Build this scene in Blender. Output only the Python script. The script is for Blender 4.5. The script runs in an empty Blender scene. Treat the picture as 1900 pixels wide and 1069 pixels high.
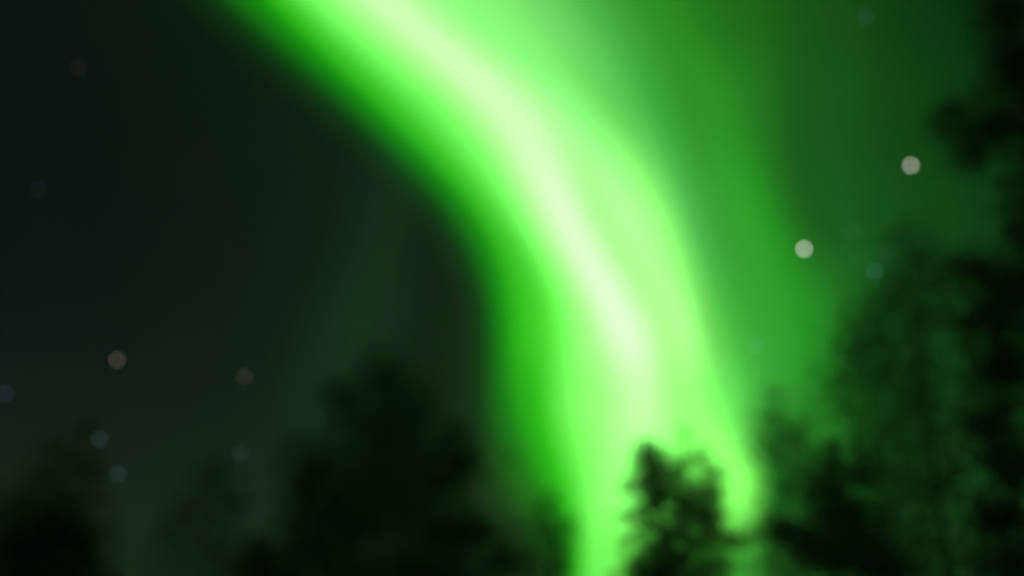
import bpy, math, random
import numpy as np
from mathutils import Vector, Matrix

R = math.radians
S = bpy.context.scene
COL = S.collection

# ------------------------------------------------------------------ camera
PITCH = 25.0
EYE = Vector((0.0, 0.0, 1.6))
FPX = 1900.0 * 35.0 / 36.0
cam_data = bpy.data.cameras.new("camera")
cam_data.lens = 35.0
cam_data.sensor_width = 36.0
cam_data.clip_start = 0.05
cam_data.clip_end = 30000.0
cam_data.dof.use_dof = True            # the lens was focused far too close
cam_data.dof.focus_distance = 0.95
cam_data.dof.aperture_fstop = 2.05
cam_data.dof.aperture_blades = 0
cam = bpy.data.objects.new("camera", cam_data)
cam.location = EYE
cam.rotation_euler = (R(90 + PITCH), 0, 0)
COL.objects.link(cam)
S.camera = cam

# ------------------------------------------------------------------ world: moonless night sky with a weak airglow near the horizon
W = bpy.data.worlds.new("World")
S.world = W
W.use_nodes = True
nt = W.node_tree
nt.nodes.clear()
out = nt.nodes.new("ShaderNodeOutputWorld")
sky = nt.nodes.new("ShaderNodeTexSky")
sky.sky_type = 'NISHITA'
sky.sun_disc = False
sky.sun_elevation = R(-9)
sky.sun_rotation = R(180)
bg1 = nt.nodes.new("ShaderNodeBackground")
bg1.inputs[1].default_value = 0.05
nt.links.new(sky.outputs[0], bg1.inputs[0])
tc = nt.nodes.new("ShaderNodeTexCoord")
sep = nt.nodes.new("ShaderNodeSeparateXYZ")
nt.links.new(tc.outputs['Generated'], sep.inputs[0])
air = nt.nodes.new("ShaderNodeValToRGB")
air.color_ramp.interpolation = 'B_SPLINE'
def lin(c):
    return tuple(((v / 255.0) / 12.92 if v <= 10 else (((v / 255.0) + 0.055) / 1.055) ** 2.4) for v in c)
els = [(0.00, (22, 34, 20)), (0.13, (24, 37, 23)), (0.24, (19, 26, 21)), (0.36, (13, 16, 17)), (0.5, (9, 10, 15)), (0.68, (6, 5, 11)), (1.0, (4, 7, 8))]
cr = air.color_ramp
while len(cr.elements) < len(els):
    cr.elements.new(0.5)
for e, (p, c) in zip(cr.elements, els):
    e.position = p
for e, (p, c) in zip(cr.elements, els):
    e.position = p
    e.color = lin(c) + (1,)
nt.links.new(sep.outputs[2], air.inputs[0])
nz = nt.nodes.new("ShaderNodeTexNoise")
nz.inputs['Scale'].default_value = 3.0
nz.inputs['Detail'].default_value = 2.0
nt.links.new(tc.outputs['Generated'], nz.inputs['Vector'])
mr = nt.nodes.new("ShaderNodeMapRange")
mr.inputs[1].default_value = 0.3; mr.inputs[2].default_value = 0.7
mr.inputs[3].default_value = 0.75; mr.inputs[4].default_value = 1.2
nt.links.new(nz.outputs[0], mr.inputs[0])
bg2 = nt.nodes.new("ShaderNodeBackground")
nt.links.new(air.outputs[0], bg2.inputs[0])
nt.links.new(mr.outputs[0], bg2.inputs[1])
add = nt.nodes.new("ShaderNodeAddShader")
nt.links.new(bg1.outputs[0], add.inputs[0])
nt.links.new(bg2.outputs[0], add.inputs[1])
nt.links.new(add.outputs[0], out.inputs[0])

S.view_settings.view_transform = 'Standard'
S.view_settings.look = 'None'
S.view_settings.exposure = 0.0
S.view_settings.gamma = 1.0
S.cycles.max_bounces = 8
S.cycles.transparent_max_bounces = 16
S.cycles.sample_clamp_direct = 0.0
S.cycles.sample_clamp_indirect = 2.0
S.cycles.use_adaptive_sampling = False
S.cycles.use_denoising = True
S.cycles.volume_bounces = 1

# ------------------------------------------------------------------ helpers
FWD = Vector((0, math.cos(R(PITCH)), math.sin(R(PITCH))))
UPV = Vector((0, -math.sin(R(PITCH)), math.cos(R(PITCH))))
def ray(px, py):
    return FWD + Vector((1, 0, 0)) * ((px - 950.0) / FPX) + UPV * ((534.5 - py) / FPX)
def at(px, py, D):                      # a point D metres away horizontally
    r = ray(px, py)
    return EYE + r * (D / r.y)

def link(name, me, mat, parent=None):
    o = bpy.data.objects.new(name, me)
    COL.objects.link(o)
    if mat:
        me.materials.append(mat)
    if parent:
        o.parent = parent
    return o
def tag(o, label=None, cat=None, group=None, kind=None):
    if label: o['label'] = label
    if cat: o['category'] = cat
    if group: o['group'] = group
    if kind: o['kind'] = kind
    return o
def quads_mesh(name, V, nper=4):
    """V: (n, nper, 3) array of separate polygons."""
    n = V.shape[0]
    me = bpy.data.meshes.new(name)
    me.vertices.add(n * nper)
    me.vertices.foreach_set("co", V.reshape(-1).astype(np.float32))
    me.loops.add(n * nper)
    me.loops.foreach_set("vertex_index", np.arange(n * nper, dtype=np.int32))
    me.polygons.add(n)
    me.polygons.foreach_set("loop_start", np.arange(0, n * nper, nper, dtype=np.int32))
    me.update()
    me.validate()
    return me

# ------------------------------------------------------------------ aurora: additive glowing sheets 6 km off
def glow_mat(name, ramps, us, gain=1.0):
    """ramps: for each of us (0..1 along the arc) a list of (v, (r,g,b) linear)"""
    m = bpy.data.materials.new(name)
    m.use_nodes = True
    t = m.node_tree
    t.nodes.clear()
    o = t.nodes.new("ShaderNodeOutputMaterial")
    uv = t.nodes.new("ShaderNodeUVMap"); uv.uv_map = "UVMap"
    sp = t.nodes.new("ShaderNodeSeparateXYZ")
    t.links.new(uv.outputs[0], sp.inputs[0])
    prev = None
    for k, stops in enumerate(ramps):
        rn = t.nodes.new("ShaderNodeValToRGB")
        c = rn.color_ramp
        c.interpolation = 'CARDINAL'
        while len(c.elements) < len(stops):
            c.elements.new(0.99)
        for i, (v, col) in enumerate(stops):
            c.elements[i].position = v
        for i, (v, col) in enumerate(stops):
            c.elements[i].position = v
            c.elements[i].color = tuple(v / 8.0 for v in col) + (1,)   # ramps stop at 1; the emission strength gives it back
        t.links.new(sp.outputs[1], rn.inputs[0])
        if prev is None:
            prev = rn.outputs[0]
        else:
            mp = t.nodes.new("ShaderNodeMapRange")
            mp.interpolation_type = 'SMOOTHSTEP'
            mp.inputs[1].default_value = us[k - 1]; mp.inputs[2].default_value = us[k]
            t.links.new(sp.outputs[0], mp.inputs[0])
            mx = t.nodes.new("ShaderNodeMix"); mx.data_type = 'RGBA'
            t.links.new(mp.outputs[0], mx.inputs[0])
            t.links.new(prev, mx.inputs[6])
            t.links.new(rn.outputs[0], mx.inputs[7])
            prev = mx.outputs[2]
    em = t.nodes.new("ShaderNodeEmission")
    em.inputs[1].default_value = gain * 8.0
    t.links.new(prev, em.inputs[0])
    tr = t.nodes.new("ShaderNodeBsdfTransparent")
    ad = t.nodes.new("ShaderNodeAddShader")
    t.links.new(em.outputs[0], ad.inputs[0]); t.links.new(tr.outputs[0], ad.inputs[1])
    t.links.new(ad.outputs[0], o.inputs[0])
    return m

def pchip(xs, ys, x):
    xs = np.asarray(xs, float); ys = np.asarray(ys, float)
    h = np.diff(xs); d = np.diff(ys) / h
    m = np.zeros_like(ys)
    m[0] = d[0]; m[-1] = d[-1]
    for i in range(1, len(xs) - 1):
        if d[i - 1] * d[i] > 0:
            w1 = 2 * h[i] + h[i - 1]; w2 = h[i] + 2 * h[i - 1]
            m[i] = (w1 + w2) / (w1 / d[i - 1] + w2 / d[i])
    x = np.atleast_1d(x)
    i = np.clip(np.searchsorted(xs, x) - 1, 0, len(xs) - 2)
    s = (x - xs[i]) / h[i]
    return ((2*s**3 - 3*s**2 + 1) * ys[i] + (s**3 - 2*s**2 + s) * h[i] * m[i]
            + (-2*s**3 + 3*s**2) * ys[i+1] + (s**3 - s**2) * h[i] * m[i+1])

def smooth(xs, ys, x):                    # natural cubic spline
    xs = np.asarray(xs, float); ys = np.asarray(ys, float)
    n = len(xs); h = np.diff(xs)
    A = np.zeros((n, n)); b = np.zeros(n)
    A[0, 0] = A[-1, -1] = 1
    for i in range(1, n - 1):
        A[i, i-1] = h[i-1]; A[i, i] = 2*(h[i-1]+h[i]); A[i, i+1] = h[i]
        b[i] = 3*((ys[i+1]-ys[i])/h[i] - (ys[i]-ys[i-1])/h[i-1])
    c = np.linalg.solve(A, b)
    x = np.atleast_1d(x)
    i = np.clip(np.searchsorted(xs, x) - 1, 0, n - 2)
    s = x - xs[i]
    B = (ys[i+1]-ys[i])/h[i] - h[i]*(2*c[i]+c[i+1])/3
    D = (c[i+1]-c[i])/(3*h[i])
    return ys[i] + B*s + c[i]*s*s + D*s**3

def sheet(name, rows, mat, parent, nu=96, nv=72, RAD=9000.0):
    """rows: list of (y, [x of each landmark]); the sheet follows the landmarks along the arc."""
    K = len(rows[0][1])
    ys = np.array([r[0] for r in rows], float)
    X = np.array([r[1] for r in rows], float)
    yy = np.linspace(ys[0], ys[-1], nu)
    L = np.stack([smooth(ys, X[:, k], yy) for k in range(K)], 1)
    vv = np.linspace(0, 1, nv)
    kv = np.linspace(0, 1, K)
    verts = []; uvs = []
    for i, y in enumerate(yy):
        xr = pchip(kv, L[i], vv)
        for j in range(nv):
            r = ray(xr[j], y).normalized()
            verts.append(EYE + r * RAD)
            uvs.append(((y - ys[0]) / (ys[-1] - ys[0]), vv[j]))
    faces = [(i*nv+j, i*nv+j+1, (i+1)*nv+j+1, (i+1)*nv+j) for i in range(nu-1) for j in range(nv-1)]
    me = bpy.data.meshes.new(name)
    me.from_pydata(verts, [], faces)
    ul = me.uv_layers.new(name="UVMap")
    for lp in me.loops:
        ul.data[lp.index].uv = uvs[lp.vertex_index]
    for p in me.polygons: p.use_smooth = True
    return link(name, me, mat, parent)

def G(c, g=None, gain=1.0):
    l = list(lin(c))
    if g is not None: l[1] = g ** 1.15      # the core is far brighter than the film can hold
    return tuple(max(0.0, v - s) * gain for v, s in zip(l, (0.004, 0.007, 0.005)))

# landmarks across the bright band:  onset, dark, mid, light, bright, pale, core, valley, ridge, fall, edge, gap
band_rows = [
 (-900, [ -600, -510, -420, -350, -280, -210, -140,  -60,   20,  130,  260,  420]),
 (-300, [   60,  150,  240,  300,  360,  420,  480,  540,  610,  700,  820,  980]),
 ( 30, [ 350, 452, 530, 582, 632, 688, 745, 805, 868, 960, 1075, 1200]),
 (200, [ 550, 640, 704, 768, 828, 876, 936, 1000, 1058, 1116, 1185, 1275]),
 (400, [ 765, 828, 882, 935, 966, 1000, 1050, 1108, 1165, 1228, 1268, 1325]),
 (600, [ 860, 908, 952, 1018, 1055, 1098, 1152, 1216, 1268, 1306, 1340, 1400]),
 (750, [ 850, 905, 955, 1012, 1062, 1120, 1192, 1250, 1300, 1342, 1392, 1450]),
 (900, [ 860, 945, 1004, 1048, 1082, 1114, 1180, 1260, 1366, 1406, 1432, 1480]),
 (1040,[ 940, 1000, 1042, 1066, 1090, 1116, 1170, 1250, 1330, 1390, 1430, 1480]),
 (1385,[ 970, 1020, 1060, 1085, 1110, 1135, 1190, 1260, 1340, 1390, 1430, 1480]),
]
Z = (0, 0, 0)
band_cols = {
 -900: [Z, G((12,80,6)), G((30,130,20)), G((60,180,45)), G((90,210,70)), G((120,230,95)), G((140,240,110)), G((120,230,95)), G((90,200,75)), G((60,160,50)), G((45,130,40)), G((35,110,35))],
 30:  [Z, G((14,84,8)), G((38,168,22)), G((86,225,66)), G((134,255,110),1.15), G((182,255,152),1.6), G((212,255,186),2.1), G((184,255,158),1.6), G((146,255,130),1.1), G((132,240,116)), G((94,198,84)), G((48,148,38))],
 200: [Z, G((14,84,8)), G((38,166,22)), G((86,225,66)), G((134,255,110),1.15), G((184,255,154),1.6), G((216,255,192),2.2), G((188,255,164),1.7), G((148,255,132),1.15), G((118,228,102)), G((80,190,74)), G((46,146,38))],
 400: [Z, G((10,80,8)), G((38,160,20)), G((90,228,66)), G((134,255,110),1.15), G((188,255,160),1.7), G((228,255,208),2.3), G((180,255,152),1.7), G((184,255,158),1.7), G((150,248,124),1.1), G((100,206,90)), G((58,160,50))],
 600: [Z, G((12,90,6)), G((38,172,16)), G((84,230,58)), G((134,255,108),1.2), G((186,255,156),1.7), G((234,255,218),2.4), G((188,255,156),1.8), G((182,255,150),1.5), G((130,235,106)), G((84,200,74)), G((58,164,50))],
 750: [Z, G((16,74,10)), G((30,148,14)), G((62,208,38)), G((128,252,98),1.1), G((164,255,132),1.6), G((206,255,176),2.1), G((164,255,132),1.7), G((154,255,122),1.5), G((122,236,102),1.0), G((84,206,76)), G((54,162,50))],
 900: [Z, G((24,80,18)), G((30,142,16)), G((58,208,34)), G((112,244,84),1.0), G((148,255,118),1.35), G((170,255,138),1.7), G((150,255,116),1.5), G((160,255,120),1.5), G((112,226,82)), G((46,140,42)), G((34,110,34))],
 1040:[Z, G((20,70,14)), G((24,120,12)), G((50,190,30)), G((100,238,74)), G((120,250,92),1.05), G((110,236,80)), G((80,200,60)), G((70,180,52)), G((62,168,50)), G((40,120,36)), G((26,90,28))],
 1385:[Z, G((16,60,14)), G((24,90,14)), G((40,140,26)), G((60,170,44)), G((60,170,44)), G((50,150,36)), G((46,140,34)), G((40,130,32)), G((36,110,30)), G((30,90,28)), G((22,70,24))],
}
veil_rows = [
 (-900, [420, 520, 640, 780, 980, 1300]),
 (-300, [980, 1080, 1200, 1340, 1540, 1800]),
 ( 30, [1200, 1305, 1450, 1620, 1800, 2100]),
 (200, [1275, 1352, 1450, 1580, 1800, 2200]),
 (400, [1325, 1412, 1482, 1600, 1800, 2250]),
 (600, [1400, 1482, 1560, 1660, 1850, 2300]),
 (750, [1450, 1510, 1590, 1700, 1900, 2300]),
 (900, [1480, 1550, 1630, 1740, 1930, 2300]),
 (1040,[1480, 1550, 1640, 1760, 1950, 2300]),
 (1385,[1480, 1550, 1640, 1760, 1950, 2300]),
]
veil_cols = {
 -900: [band_cols[-900][-1], G((30,100,28)), G((24,80,24)), G((18,60,20)), G((12,40,16)), Z],
 30:  [band_cols[30][-1], G((36,122,28)), G((29,92,24)), G((21,70,21)), G((13,50,15)), Z],
 200: [band_cols[200][-1], G((42,140,34)), G((30,98,28)), G((24,80,24)), G((14,56,16)), Z],
 400: [band_cols[400][-1], G((42,152,36)), G((30,102,28)), G((24,84,28)), G((17,64,20)), Z],
 600: [band_cols[600][-1], G((40,150,36)), G((34,125,34)), G((28,100,32)), G((22,84,28)), Z],
 750: [band_cols[750][-1], G((38,140,36)), G((34,125,34)), G((28,100,32)), G((22,84,28)), Z],
 900: [band_cols[900][-1], G((34,120,34)), G((28,104,30)), G((24,90,28)), G((20,76,26)), Z],
 1040:[band_cols[1040][-1], G((26,96,28)), G((24,88,26)), G((22,80,26)), G((18,66,24)), Z],
 1385:[band_cols[1385][-1], G((20,66,22)), G((18,60,20)), G((16,52,20)), G((14,44,18)), Z],
}
def mk(cols):
    ks = sorted(cols)
    us = [(k + 900) / (1385 + 900) for k in ks]
    ramps = []
    for k in ks:
        c = cols[k]
        n = len(c)
        ramps.append([(i / (n - 1), c[i]) for i in range(n)])
    return ramps, us
aur = bpy.data.objects.new("aurora", None)
COL.objects.link(aur)
aur.location = at(1150, 700, 5000)
bpy.context.view_layer.update()
tag(aur, "bright green aurora arching from the top of the sky down behind the trees", "aurora")
r_, u_ = mk(band_cols)
kids = [sheet("glowing_band", band_rows, glow_mat("aurora_band", r_, u_), aur)]
r_, u_ = mk(veil_cols)
kids.append(sheet("diffuse_veil", veil_rows, glow_mat("aurora_veil", r_, u_), aur))
tag(kids[0], "broad bright green band with a pale nearly white core")
tag(kids[1], "dim smooth green veil to the right of the bright band")
# a weak separate ray in the dark part of the sky
fr = [(120, [600, 690, 770, 830, 880]), (400, [500, 620, 700, 760, 800]), (600, [400, 540, 650, 730, 790]), (800, [300, 450, 590, 700, 780]), (1100, [200, 350, 500, 640, 760])]
fc = []
for a in (0.0, 0.4, 0.6, 0.45, 0.0):
    fc.append([(0, Z), (0.25, tuple(a*v for v in (0.0005, 0.006, 0.002))), (0.5, tuple(a*v for v in (0.002, 0.022, 0.006))), (0.75, tuple(a*v for v in (0.001, 0.012, 0.0035))), (1, Z)])
kids.append(sheet("faint_ray", fr, glow_mat("aurora_ray", fc, [0, .28, .5, .7, 1]), aur, nu=24, nv=24))
# unseen stretch of arc, added overhead and behind to light the near foliage
def overhead(nu=40, nv=24, RAD=9000.0):
    d0 = ray(-200, -900).normalized()
    back = Vector((-0.35, -0.93, 0.12)).normalized()
    ax = d0.cross(Vector((0, 0, 1))).normalized()
    pts = []; uv = []
    mid = Vector((-0.25, -0.1, 1)).normalized()
    ctrl = [d0, mid, back]
    for i in range(nu):
        t = i / (nu - 1)
        p = (d0 * (1-t)**2 + mid * 2.4 * t*(1-t) + back * t*t).normalized()
        t2 = min(1, t + .02); q = (d0 * (1-t2)**2 + mid * 2.4 * t2*(1-t2) + back * t2*t2).normalized()
        tan = (q - p) if t < 1 else tan
        sd = p.cross(tan).normalized()
        for j in range(nv):
            a = (j/(nv-1) - .5) * R(64)
            pts.append(EYE + (p * math.cos(a) + sd * math.sin(a)) * RAD); uv.append((t, j/(nv-1)))
    faces = [(i*nv+j, i*nv+j+1, (i+1)*nv+j+1, (i+1)*nv+j) for i in range(nu-1) for j in range(nv-1)]
    me = bpy.data.meshes.new("overhead_fill_arc"); me.from_pydata(pts, [], faces)
    ul = me.uv_layers.new(name="UVMap")
    for lp in me.loops: ul.data[lp.index].uv = uv[lp.vertex_index]
    cc = []
    for a in (0.0, 1.0, 1.0, 0.8):
        cc.append([(0, Z), (.25, (.05*a, .16*a, .05*a)), (.5, (.35*a, .75*a, .32*a)), (.75, (.05*a, .16*a, .05*a)), (1, Z)])
    return link("overhead_fill_arc", me, glow_mat("overhead_fill", cc, [0, .2, .7, 1]), aur)
kids.append(overhead())
for k in kids:
    k.matrix_parent_inverse = Matrix.Translation(-aur.location)

# ------------------------------------------------------------------ stars
def star_mat(name, col, st):
    m = bpy.data.materials.new(name)
    m.use_nodes = True
    t = m.node_tree; t.nodes.clear()
    o = t.nodes.new("ShaderNodeOutputMaterial")
    em = t.nodes.new("ShaderNodeEmission")
    em.inputs[0].default_value = tuple(col) + (1,)
    em.inputs[1].default_value = st * 1.15
    t.links.new(em.outputs[0], o.inputs[0])
    m.cycles.emission_sampling = 'NONE'
    return m
ico = None
def star(px, py, col, st, label, rad=3.0, R0=8700.0):
    """rad: angular radius in thousandths of the picture width"""
    import bmesh
    bm = bmesh.new()
    bmesh.ops.create_icosphere(bm, subdivisions=3, radius=rad / FPX * R0)
    me = bpy.data.meshes.new("star")
    bm.to_mesh(me); bm.free()
    o = link("star", me, star_mat("star_light", col, st))
    o.location = EYE + ray(px, py).normalized() * R0
    tag(o, label, "star", "stars out of focus in the night sky")
    return o
WARM = (1.0, 0.80, 0.66); BLUE = (0.45, 0.72, 1.0); WHITE = (1.0, 0.95, 0.85); TEAL = (0.3, 0.8, 0.75)
star(1492, 462, WHITE, 5.5, "bright white star beside the right side of the aurora, lower of the bright pair")
star(1690, 307, WHITE, 3.8, "bright white star near the dark pine branches, upper of the bright pair")
star(1402, 641, TEAL, .8, "dim teal star just right of the glowing band above the low thin pine")
star(1622, 504, (0.3,0.7,0.9), 0.7, "dim blue star close against the left edge of the big green-lit pine")
star(1638, 478, (0.3,0.7,0.8), 0.4, "very faint blue star touching the upper edge of the big green-lit pine")
star(1606, 32, (0.35,0.7,0.9), 0.22, "faint bluish star at the top of the sky above the bright pair")
star(1822, 150, (0.35,0.7,0.9), 0.3, "faint bluish star among the branches of the tall black pine")
star(217, 668, WARM, 0.62, "warm dim star alone low in the dark sky, larger of the two warm ones")
star(454, 699, WARM, 0.3, "fainter warm star in the dark sky left of the large dark pine")
star(185, 815, BLUE, 0.48, "small blue star over the tip of the low dark pines")
star(219, 880, (0.3,0.8,0.8), 0.30, "faint teal star just below the blue star, between two dark pines")
star(447, 842, (0.5,0.8,0.8), 0.22, "very faint star in front of the small hazy pine's right edge")
star(10, 730, (0.5,0.5,1.0), 0.24, "faint violet star at the very left edge of the sky")
star(146, 126, (1.0,0.6,0.35), 0.10, "faint orange star high in the darkest corner of the sky")
star(72, 352, (0.4,0.5,1.0), 0.10, "barely visible blue star in the dark sky, between the orange and violet ones")
star(1580, 430, (0.5,0.8,0.7), 0.20, "barely visible star between the bright pair of stars and the big pine")

# ------------------------------------------------------------------ materials for trees and ground
def rough_mat(name, c1, c2, scale, rough=0.9, transl=0.0):
    m = bpy.data.materials.new(name)
    m.use_nodes = True
    t = m.node_tree; t.nodes.clear()
    o = t.nodes.new("ShaderNodeOutputMaterial")
    b = t.nodes.new("ShaderNodeBsdfPrincipled")
    b.inputs['Roughness'].default_value = rough
    tcn = t.nodes.new("ShaderNodeTexCoord")
    n = t.nodes.new("ShaderNodeTexNoise")
    n.inputs['Scale'].default_value = scale
    n.inputs['Detail'].default_value = 4
    t.links.new(tcn.outputs['Object'], n.inputs['Vector'])
    r = t.nodes.new("ShaderNodeValToRGB")
    r.color_ramp.elements[0].position = 0.35; r.color_ramp.elements[0].color = c1 + (1,)
    r.color_ramp.elements[1].position = 0.65; r.color_ramp.elements[1].color = c2 + (1,)
    t.links.new(n.outputs[0], r.inputs[0])
    t.links.new(r.outputs[0], b.inputs['Base Color'])
    if transl > 0:
        tl = t.nodes.new("ShaderNodeBsdfTranslucent")
        t.links.new(r.outputs[0], tl.inputs[0])
        mx = t.nodes.new("ShaderNodeMixShader")
        mx.inputs[0].default_value = transl
        t.links.new(b.outputs[0], mx.inputs[1]); t.links.new(tl.outputs[0], mx.inputs[2])
        t.links.new(mx.outputs[0], o.inputs[0])
    else:
        t.links.new(b.outputs[0], o.inputs[0])
    return m
BARK = rough_mat("pine_bark", (0.06, 0.04, 0.03), (0.14, 0.09, 0.06), 14.0)
NEED = rough_mat("pine_needles", (0.07, 0.075, 0.06), (0.11, 0.115, 0.09), 2.0, 0.6, 0.3)
SOIL = rough_mat("forest_floor", (0.03, 0.045, 0.02), (0.09, 0.08, 0.05), 0.8)

# ground sheet reaching the horizon, gently uneven near the camera
gx = np.concatenate([-np.geomspace(6000, 3, 34), np.linspace(-2, 2, 5), np.geomspace(3, 6000, 34)])
NG = len(gx)
rng0 = np.random.default_rng(5)
gv = []
for y in gx:
    for x in gx:
        h = 0.10 * math.sin(x * 0.31 + 1) * math.cos(y * 0.27) + 0.05 * math.sin(x * 0.9 + y * 0.7)
        gv.append((x, y, h - 0.12))
gf = [(j*NG+i, j*NG+i+1, (j+1)*NG+i+1, (j+1)*NG+i) for j in range(NG-1) for i in range(NG-1)]
gme = bpy.data.meshes.new("ground"); gme.from_pydata(gv, [], gf)
for p in gme.polygons: p.use_smooth = True
tag(link("ground", gme, SOIL), "dark uneven forest floor under the pines", kind="structure")

# ------------------------------------------------------------------ trees
def tube(chains, sides=6):
    """chains: list of [(point, radius)...] -> quads array"""
    Q = []
    ang = np.linspace(0, 2*np.pi, sides, endpoint=False)
    for ch in chains:
        P = np.array([p for p, r in ch], float); rr = [r for p, r in ch]
        rings = []
        for i in range(len(P)):
            d = P[min(i+1, len(P)-1)] - P[max(i-1, 0)]
            d = d / (np.linalg.norm(d) + 1e-9)
            a = np.cross(d, (0, 0, 1) if abs(d[2]) < 0.9 else (1, 0, 0)); a /= np.linalg.norm(a)
            b = np.cross(d, a)
            rings.append(P[i] + rr[i] * (np.cos(ang)[:, None]*a + np.sin(ang)[:, None]*b))
        for i in range(len(rings)-1):
            A, B = rings[i], rings[i+1]
            for s in range(sides):
                s2 = (s+1) % sides
                Q.append((A[s], A[s2], B[s2], B[s]))
    return np.array(Q)

def pine(D, base_px, blobs, label, seed, dens=1.0, needle=1.0, top=None, name="pine_tree", base_y=700, gaps=(), spread=.17):
    """D: distance in metres; blobs: (px, py, rx, ry, density) in picture units, given real size at distance D"""
    D = D * 1.8
    rg = np.random.default_rng(seed)
    root = bpy.data.objects.new(name, None)
    COL.objects.link(root)
    bp = at(base_px, base_y, D)
    tx, ty = bp.x, D
    root.location = (tx, ty, 0)
    tag(root, label, "tree", "dark pines under the aurora")
    ppm = FPX / D
    cs = []
    for (px, py, rx, ry, dn) in blobs:
        # the tree stands at distance D; foliage lies a little before and behind the trunk
        c = np.array(at(px, py, D + rg.uniform(-0.25, 0.25) * min(rx / ppm, 2.5)))
        sc = (c[1]) / FPX / math.cos(R(PITCH)) * 1.0
        cs.append((c, rx * sc, ry * sc, dn))
    topz = max(c[2] + rz * 0.6 for c, rx, rz, dn in cs) if top is None else top
    lean = rg.uniform(-0.02, 0.02)
    topc = max(cs, key=lambda q: q[0][2])[0]
    def trunk_pt(z):
        f = max(0.0, z / topz)
        w = 0.06 * math.sin(z * 0.8 + seed)
        return np.array((tx + (topc[0] - tx) * f ** 1.6 + w * min(1, f*3) * (1-f), ty + 0.6 * w, z))
    r0 = 0.006 * topz + 0.02
    nz_ = 16
    trunk = [(trunk_pt(-0.3 + (topz + 0.3) * i / nz_), r0 * (1 - 0.93 * i / nz_) * (1.35 if i == 0 else 1)) for i in range(nz_ + 1)]
    limbs = []; tw_end = []
    for (c, rx, rz, dn) in cs:
        ryy = max(0.5, min(rx, 2.2))
        h = np.hypot(c[0]-tx, c[1]-ty)
        z0 = min(max(0.5, c[2] - 0.35 * h - 0.3 * rz), topz * 0.97)
        p0 = trunk_pt(z0)
        rb = max(0.012, r0 * 0.28 * (1 - 0.8 * z0 / topz))
        mid = (p0 + c) / 2 + np.array((0, 0, 0.10 * h))
        if np.linalg.norm(c - p0) > 0.25:
            limbs.append([(p0, rb), (p0*0.5+mid*0.5 + rg.normal(0, .02, 3), rb*0.85), (mid, rb*0.7), (c*0.6+mid*0.4, rb*0.5), (c, rb*0.3)])
        vol_n = int(max(6, 55 * dn * dens * rx * rz / 0.25))
        vol_n = min(vol_n, 1500)
        for k in range(vol_n):
            while True:                     # dense at the heart, thinning outwards
                q = rg.normal(0, 0.56, 3)
                if np.linalg.norm(q) <= 1.45: break
            e = c + q * np.array((rx, ryy, rz))
            if e[2] < 0.3: continue
            dd = e - np.array(EYE); dp = dd[1] * FWD.y + dd[2] * FWD.z
            ex = 950 + FPX * dd[0] / dp; ey = 534.5 - FPX * (dd[1] * UPV.y + dd[2] * UPV.z) / dp
            if any(math.hypot(ex - gx_, ey - gy_) < gr_ for gx_, gy_, gr_ in gaps): continue
            # patches of the crown are bare
            g = math.sin(e[0]*4.1+seed) + math.sin(e[2]*4.7+seed*2) + math.sin(e[1]*3.7 + e[0]*2)
            if g > 2.3: continue
            tw_end.append((e, c, rb))
    # twigs from a limb point toward each spray
    for (e, c, rb) in tw_end:
        s = e + (c - e) * min(0.85, 0.45 / (np.linalg.norm(e - c) + 1e-6)) + rg.normal(0, .05, 3)
        limbs.append([(s, 0.007), ((s+e)/2 + np.array((0, 0, -0.03)), 0.005), (e, 0.003)])
    # needles: sprays of tufts at the outer half of every twig
    n_tuft = 8
    E = np.array([e for e, c, rb in tw_end]); C_ = np.array([c for e, c, rb in tw_end])
    dirs = E - C_; ln = np.linalg.norm(dirs, axis=1, keepdims=True); dirs /= (ln + 1e-6)
    dirs[:, 2] *= 0.5
    T = np.repeat(E, n_tuft, 0) - np.repeat(dirs, n_tuft, 0) * rg.uniform(0, 0.34, (len(E)*n_tuft, 1)) + rg.normal(0, 1, (len(E)*n_tuft, 3)) * np.array((spread, spread, spread * .7))
    TD = np.repeat(dirs, n_tuft, 0)
    nn = 9
    P = np.repeat(T, nn, 0)
    dv = np.repeat(TD, nn, 0) * 0.7 + rg.normal(0, 1, (len(P), 3)) * np.array((.8, .8, .6))
    dv /= np.linalg.norm(dv, axis=1, keepdims=True)
    L_ = rg.uniform(.06, .12, (len(P), 1)) * needle
    side = np.cross(dv, rg.normal(0, 1, (len(P), 3))); side /= np.linalg.norm(side, axis=1, keepdims=True)
    w = 0.0065 * needle
    tip = P + dv * L_
    V = np.stack([P - side*w, P + side*w, tip + side*w*0.5, tip - side*w*0.5], 1)
    off = np.array(root.location)
    t_me = quads_mesh("trunk", tube([trunk], 9) - off)
    l_me = quads_mesh("limbs", tube(limbs, 4) - off)
    c_me = quads_mesh("crown", V - off)
    link("trunk", t_me, BARK, root)
    link("limbs", l_me, BARK, root)
    link("crown", c_me, NEED, root)
    return root

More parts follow.
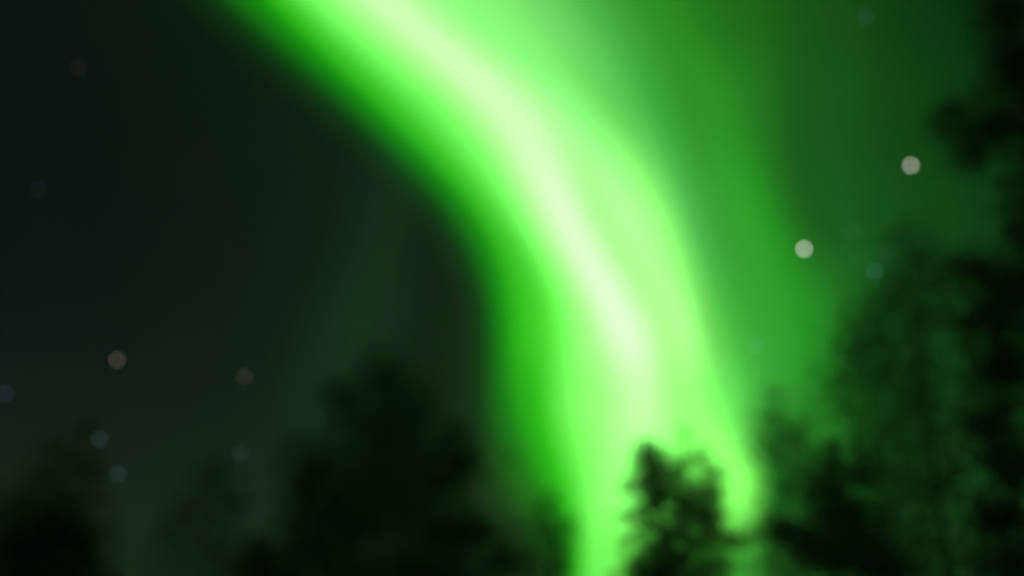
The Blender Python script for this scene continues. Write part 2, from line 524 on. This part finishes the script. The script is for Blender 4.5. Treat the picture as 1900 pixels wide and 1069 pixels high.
pine(14, 715, [(715,700,42,50,1.3),(640,745,38,40,1),(770,755,55,50,1),(700,790,90,60,1.1),(585,855,55,40,1),(700,880,120,70,1.1),(800,850,60,50,1),(575,930,50,70,1),(820,900,60,40,.9),(660,980,120,80,1.1),(790,1000,90,80,1),(560,1030,45,60,1),(690,1080,140,60,1.1)],
     "large dark pine with a round top left of the aurora's foot", 3, dens=.8, gaps=[(712,1012,30),(925,880,40)], spread=.34)
pine(9, 800, [(838,800,30,22,1.1),(850,855,52,28,1.4),(800,885,45,25,1.1),(820,980,60,30,1.5),(885,985,55,22,1.3),(940,1040,45,26,1.2),(800,1060,100,40,1.5)],
     "near black pine branches overlapping the large pine beside the aurora's foot", 8, top=6.2)
pine(8, 85, [(95,960,45,35,1.3),(60,1010,60,50,1.6),(130,1020,50,50,1.5),(20,1060,60,60,1.6),(90,1080,100,50,1.6)],
     "near black pine crown low in the dark corner of the view", 11)
pine(17, 120, [(155,800,26,26,.5),(115,840,48,35,.5),(160,870,32,45,.55),(70,890,50,35,.5),(130,930,60,60,.6),(30,940,50,50,.6),(90,1000,100,70,.9)],
     "dim pine behind the black corner crown, its tip under the blue star", 12, dens=.6, spread=.25)
pine(24, 395, [(410,860,30,28,.3),(380,895,45,35,.35),(425,920,38,45,.4),(350,945,50,45,.3),(400,980,80,55,.35),(320,1010,50,50,.25),(400,1060,110,50,.45)],
     "small hazy pine standing between the corner pines and the large pine", 13, dens=.7, spread=.25)
pine(12, 490, [(480,1020,28,24,1),(470,1060,50,35,1.1),(530,1065,40,30,1)],
     "low dark pine top at the foot of the large pine's outer side", 14)
pine(22, 1020, [(1022,945,34,28,.6),(1000,985,48,40,.8),(1035,1000,32,50,.8),(985,1050,50,50,.8),(1035,1060,36,50,.9)],
     "low green-tinged pine top against the outer edge of the aurora", 15, dens=.36, spread=.28)
pine(17, 1245, [(1195,826,16,18,1.2),(1204,852,32,28,1.2),(1226,862,26,22,.6),(1200,900,34,28,.8),(1212,880,36,24,1),(1185,905,28,14,1.1),(1162,906,16,9,1.2),(1268,815,26,36,.13),(1255,868,30,22,.5),(1292,856,30,26,.6),(1322,880,28,24,.6),(1250,895,44,24,.8),(1285,892,40,20,.5),(1228,922,48,24,1),(1275,925,46,24,1.1),(1312,918,34,26,.9),(1336,908,20,14,.5),(1200,938,36,18,.8),(1176,957,26,10,1.2),(1245,955,56,22,1.1),(1295,955,48,22,1.2),(1325,960,26,22,.8),(1205,985,36,14,.9),(1262,982,60,20,1.1),(1320,990,50,16,1.1),(1230,1008,60,18,1),(1300,1010,60,16,.8),(1362,1008,46,12,1),(1320,1045,60,30,.7),(1240,1060,60,30,1.1)],
     "rounded pine silhouetted in the middle of the aurora's foot", 36, dens=.72, spread=.16)
pine(8, 1235, [(1235,1030,32,18,1.4),(1225,1060,70,26,1.7),(1300,1075,60,22,1.5)],
     "black pointed pine tip in front of the rounded pine in the aurora", 17)
pine(22, 1440, [(1433,730,24,24,.9),(1428,775,36,38,1),(1468,790,40,40,1),(1430,835,44,45,1),(1500,800,44,40,.9),(1475,850,50,45,1.1),(1460,910,56,50,1),(1435,960,45,40,.7),(1480,1010,75,50,.9),(1450,1070,80,40,.8),(1520,870,50,60,1)],
     "thin pine at the right edge of the bright band, below the teal star", 18, dens=.26, gaps=[(1530,790,34)], spread=.36)
pine(15, 1690, [(1672,440,28,26,.7),(1700,475,44,36,.8),(1740,510,50,40,.9),(1652,520,40,26,.7),(1655,560,60,36,.8),(1720,580,70,50,.8),(1608,590,44,34,.8),(1680,640,85,50,.75),(1588,650,42,40,.8),(1620,700,70,50,.75),(1720,710,80,60,.75),(1560,705,36,26,.7),(1560,760,42,32,.7),(1660,780,90,50,.7),(1590,820,60,45,.7),(1740,810,60,60,.7),(1660,860,80,50,.6),(1720,920,80,60,.6),(1640,930,80,50,.6),(1700,1000,100,60,.6),(1620,1040,80,50,.6),(1740,1070,90,50,.7)],
     "big tall pine filling the right side, dark green against the veil", 19, dens=.72, gaps=[(1530,790,34),(1560,830,24)], spread=.5)
pine(9, 1560, [(1548,855,24,22,1.2),(1590,878,48,14,1.4),(1535,905,38,28,1.4),(1555,950,55,32,1.5),(1440,985,34,18,1.3),(1600,975,42,32,1.4),(1490,1000,50,22,1.3),(1560,1030,90,40,1.6),(1640,1050,60,30,1.3)],
     "near dark pine with one stub branch in front of the big pine", 20)
pine(7, 1905, [(1890,-60,60,50,1.3),(1865,30,45,70,1.4),(1880,120,50,70,1.5),(1830,160,30,20,.7),(1772,215,34,24,1.2),(1752,240,26,20,1.2),(1805,290,42,26,1.2),(1850,230,60,45,1.2),(1800,250,40,30,.8),(1900,340,30,60,.8),(1890,430,36,50,.9),(1812,500,42,34,1.6),(1880,540,60,60,1.5),(1830,590,60,50,1.4),(1860,680,70,70,1.5),(1830,780,50,60,1.4),(1880,860,80,60,1.5),(1760,882,48,14,1.3),(1860,960,60,60,1.5),(1880,1050,80,50,1.5),(1930,-160,90,70,1.3),(1960,200,80,200,1),(1970,600,80,250,1.2)],
     "nearest and tallest black pine closing the right edge of the view", 21, top=14.5)

# ------------------------------------------------------------------ thin mist added to lift the tone of the dark trees
import bmesh
bm = bmesh.new()
bmesh.ops.create_cube(bm, size=1.0)
for v in bm.verts:
    v.co.x *= 12400; v.co.y *= 12400
    v.co.z = -1.5 if v.co.z < 0 else 24.0
hme = bpy.data.meshes.new("haze"); bm.to_mesh(hme); bm.free()
hm = bpy.data.materials.new("lift_mist"); hm.use_nodes = True
t = hm.node_tree; t.nodes.clear()
ho = t.nodes.new("ShaderNodeOutputMaterial")
pv = t.nodes.new("ShaderNodeVolumePrincipled")
pv.inputs['Color'].default_value = (0.95, 0.97, 0.97, 1)
pv.inputs['Density'].default_value = 0.00095
pv.inputs['Anisotropy'].default_value = 0.85
t.links.new(pv.outputs[0], ho.inputs['Volume'])
tag(link("haze", hme, hm), "thin mist added to lift the tone of the dark pines", kind="stuff")
